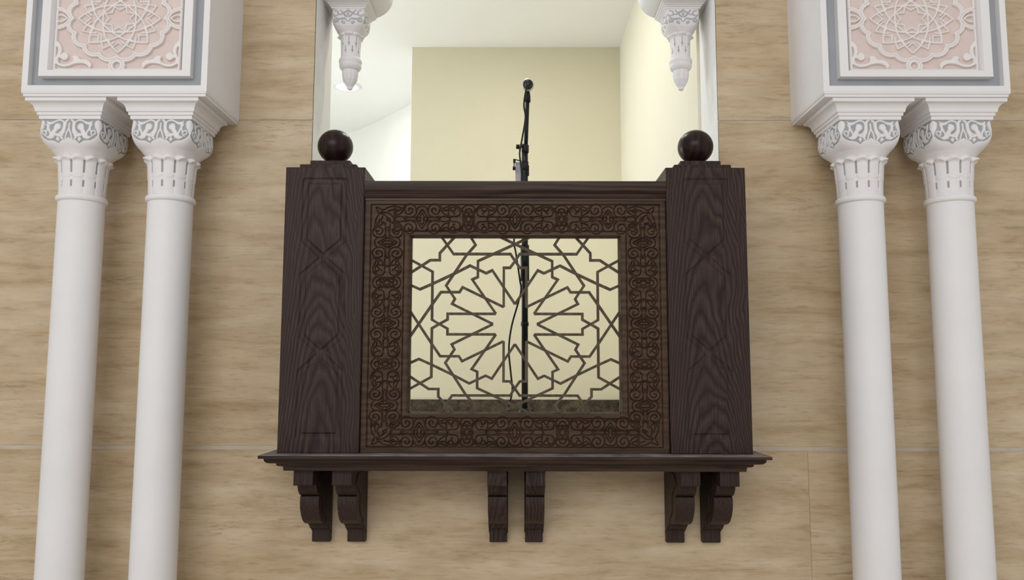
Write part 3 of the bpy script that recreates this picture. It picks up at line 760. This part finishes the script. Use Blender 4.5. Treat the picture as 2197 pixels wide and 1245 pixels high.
def make_pendant(cx, label):
    cy = 3.594; t = thing('arch_pendant', (cx, cy, 1.313), label, 'pendant', 'hanging plaster pendants of the arch')
    n = 4 * 64; th = np.linspace(0, 2 * math.pi, n, endpoint=False); phi = (th + math.pi / 4) % (math.pi / 2) - math.pi / 4
    z1 = np.linspace(1.681, 1.580, 50)
    a = np.interp(z1, [1.580, 1.590, 1.603, 1.620, 1.645, 1.681], [.052, .060, .069, .0765, .079, .077])
    ex = np.interp(z1, [1.580, 1.597, 1.625, 1.681], [2.2, 3.5, 7, 11])
    c, s = np.abs(np.cos(th))[None, :] + 1e-9, np.abs(np.sin(th))[None, :] + 1e-9
    R1 = a[:, None] / (c ** ex[:, None] + s ** ex[:, None]) ** (1 / ex[:, None])
    u = np.tan(phi); us = np.unique(np.round(u, 9)); vv = (1.681 - z1) / .070
    ff = pendant_frieze(us, vv); col = np.clip(np.searchsorted(us, np.round(u, 9) - 1e-10), 0, len(us) - 1); gro = step(ff[:, col], .025)
    R1 = R1 - .0028 * gro; p1 = 1 - gro
    z2 = np.linspace(1.579, 1.470, 60); Zg = z2[:, None]
    r2 = np.interp(z2, [1.470, 1.52, 1.56, 1.579], [.0440, .0450, .0470, .0505])
    leaf = np.abs(np.cos(4 * th))
    R2 = r2[:, None] + .002 * (leaf[None, :] ** .5 - .5) + np.exp(-((Zg - 1.572) / .006) ** 2) * .013 * leaf[None, :] ** .5
    p2 = np.ones_like(R2)
    for k in range(8):
        for off, za, zb in ((0, 1.515, 1.560), (22.5, 1.485, 1.517)):
            da = np.abs((th - math.radians(45 * k + off) + math.pi) % (2 * math.pi) - math.pi) * .049
            d = np.maximum(da[None, :] - .0018, np.maximum(Zg - zb, za - Zg)); zc_ = za + (zb - za) * .32
            d = np.minimum(d, np.hypot(da[None, :] * .55, Zg - zc_) - .0032); m = step(d, .0010); R2 -= .003 * m; p2 = np.minimum(p2, 1 - m)
    zr = [(1.469, .0445), (1.467, .049), (1.461, .0525), (1.454, .0540), (1.446, .0525), (1.441, .0500), (1.439, .0500), (1.433, .0515), (1.425, .0500), (1.416, .0445), (1.410, .0385)]
    z3 = np.linspace(1.4095, 1.316, 50); r3 = np.interp(z3, [1.316, 1.319, 1.326, 1.331, 1.345, 1.365, 1.388, 1.4095], [.003, .0115, .0135, .0145, .0235, .0325, .0362, .0365])
    le = np.cos(8 * th)
    amp = np.interp(z3, [1.316, 1.33, 1.345, 1.36, 1.400, 1.4095], [0, 0, .002, .0035, .0035, 0])
    R3 = r3[:, None] + amp[:, None] * (np.abs(np.cos(4 * th))[None, :] ** .5 - .6)
    R = np.vstack([R1, R2, np.repeat(np.array([[q[1]] for q in zr]), n, 1), R3]); z = np.concatenate([z1, z2, np.array([q[0] for q in zr]), z3])
    paint = np.vstack([p1, p2, np.ones((len(zr), n)), np.ones_like(R3)])
    revolve(th, R, z, cx, cy, 'carved_drop', M['capital'], t, paint)
    ab = [(.0785, 1.6805), (.0795, 1.682), (.0802, 1.688), (.0845, 1.6895), (.086, 1.695), (.0905, 1.6965), (.093, 1.702), (.099, 1.7055), (.102, 1.7115)]
    G().loft([(cx - h, cx + h, cy - h if cy - h > 0 else 0, min(cy + h, 3.69), z) for h, z in ab]).build('abacus', M['plaster'], t)
    return t
p0 = make_pendant(-.776, 'white carved plaster pendant hanging at the left jamb of the opening')
p1_ = copy_tree(p0); p1_.location.x = .776; p1_['label'] = 'white carved plaster pendant hanging at the right jamb of the opening'

# ------------------------------------------------------------------ microphone and its stand
SY = 3.70
ms = thing('microphone_stand', (.046, SY, ZF), 'tall black microphone stand behind the pierced screen', 'microphone stand')
xa = lambda z: .046 + .006 * max(0, (z - .9)) / .2 if z < 1.1 else .052 + .010 * (z - 1.1) / .22
G().tube([(.046, SY, -.19), (.046, SY, 1.06)], .0150, 16).build('lower_tube', M['black'], ms, True)
G().tube([(.046, SY, .60), (.0465, SY, .43)], .0205, 16).build('sleeve', M['black'], ms, True)
G().tube([(.046, SY, .237), (.046, SY, .218)], .0185, 16).build('clamp_ring', M['black'], ms, True)
G().tube([(.049, SY, 1.04), (.0595, SY, 1.325)], .0098, 14).build('upper_tube', M['black'], ms, True)
cl = G().tube([(.047, SY, 1.050), (.0475, SY, 1.052), (.048, SY, 1.084), (.0485, SY, 1.086)], [.0165, .0175, .0175, .0165], 16).build('clutch', M['black'], ms, True)
G().tube([(.034, SY - .004, 1.074), (.018, SY - .006, 1.075)], .004, 10).tube([(.020, SY - .006, 1.075), (.004, SY - .006, 1.076)], [.012, .0105], 12).build('knob', M['rubber'], cl, True)
cl = G().tube([(.046, SY, .962), (.046, SY, .964), (.0465, SY, 1.002), (.0465, SY, 1.004)], [.016, .0172, .0172, .016], 16).build('clutch', M['black'], ms, True)
G().tube([(.030, SY - .01, 1.004), (.002, SY - .014, 1.010), (-.006, SY - .016, 1.000)], .0028, 8).tube([(-.004, SY - .016, 1.012), (-.004, SY - .016, .994)], .006, 10).tube([(-.004, SY - .016, 1.0), (-.006, SY - .016, .975)], .0025, 8).tube([(-.012, SY - .016, .967), (.002, SY - .016, .967)], [.009, .009], 12).build('lever', M['rubber'], cl)
G().box(.058, .066, SY - .008, SY + .008, .935, .985, .002).build('clip', M['rubber'], ms)
G().box(.001, .034, SY + .012, SY + .020, .80, 1.006, .002).build('holder_plate', M['plate'], ms)
G().tube([(.058, SY, 1.300), (.060, SY, 1.326), (.0605, SY - .002, 1.350)], [.0155, .013, .009], 14).build('clip_joint', M['rubber'], ms, True)
hub = G().lathe([(.020, -.205), (.028, -.20), (.030, -.185), (.024, -.168), (.016, -.160)], .046, SY, 20).build('hub', M['black'], ms, True)
for k in range(3):
    a = math.radians(90 + 120 * k); dx, dy = math.cos(a), math.sin(a)
    lg = G().tube([(.046 + .02 * dx, SY + .02 * dy, -.188), (.046 + .13 * dx, SY + .13 * dy, -.235), (.046 + .25 * dx, SY + .25 * dy, ZF + .014)], .009, 10).build('leg', M['black'], ms, True)
    G().tube([(.046 + .235 * dx, SY + .235 * dy, ZF + .020), (.046 + .262 * dx, SY + .262 * dy, ZF + .0125)], .012, 10).build('rubber_foot', M['rubber'], lg, True)

mc = thing('microphone', (.061, SY, 1.345), 'small black microphone with pale round head on top of the stand', 'microphone')
def along(y0, pts, n=20, z=1.386, x=.061, slope=.335):
    g_ = G(); g_.tube([(x, y0 + a, z + slope * a) for a, r in pts], [r for a, r in pts], n); return g_
sph = [(.075 + .0 + .032 * -math.cos(math.radians(a)), .032 * max(.05, math.sin(math.radians(a)))) for a in range(0, 181, 15)]
along(SY, sph).build('grille', M['grille'], mc, True)
bd = along(SY, [(-.085, .010), (-.083, .0135), (-.03, .0165), (.02, .020), (.048, .0225)]).build('body', M['black'], mc, True)
along(SY, [(.022, .0245), (.046, .0245)]).build('collar', M['black'], mc, True)
along(SY, [(-.03, .0200), (.006, .0215)]).build('holder', M['rubber'], mc, True)
along(SY, [(-.125, .007), (-.123, .0095), (-.088, .0095), (-.084, .011)]).build('plug', M['rubber'], bd, True)
cab = spline([(.061, SY - .127, 1.342), (.055, SY - .145, 1.325), (.046, SY - .10, 1.300), (.041, SY - .04, 1.266), (.048, SY - .03, 1.208), (.032, SY - .03, 1.105), (.021, SY - .03, 1.037), (.028, SY - .03, .969), (.030, SY - .03, .902), (.012, SY - .03, .74), (-.005, SY - .03, .622), (.004, SY - .03, .556),
              (.022, SY - .03, .435), (.026, SY - .03, .369), (-.015, SY - .03, .217), (-.028, SY - .03, .108), (-.019, SY - .03, .001), (-.012, SY - .035, -.084), (-.031, SY - .04, -.165), (-.045, SY - .04, -.25), (-.07, SY + .02, ZF + .006), (-.14, SY + .10, ZF + .005), (-.16, SY + .25, ZF + .005)], 8)
G().tube(cab, .0042, 8).build('cable', M['rubber'], ms, True)
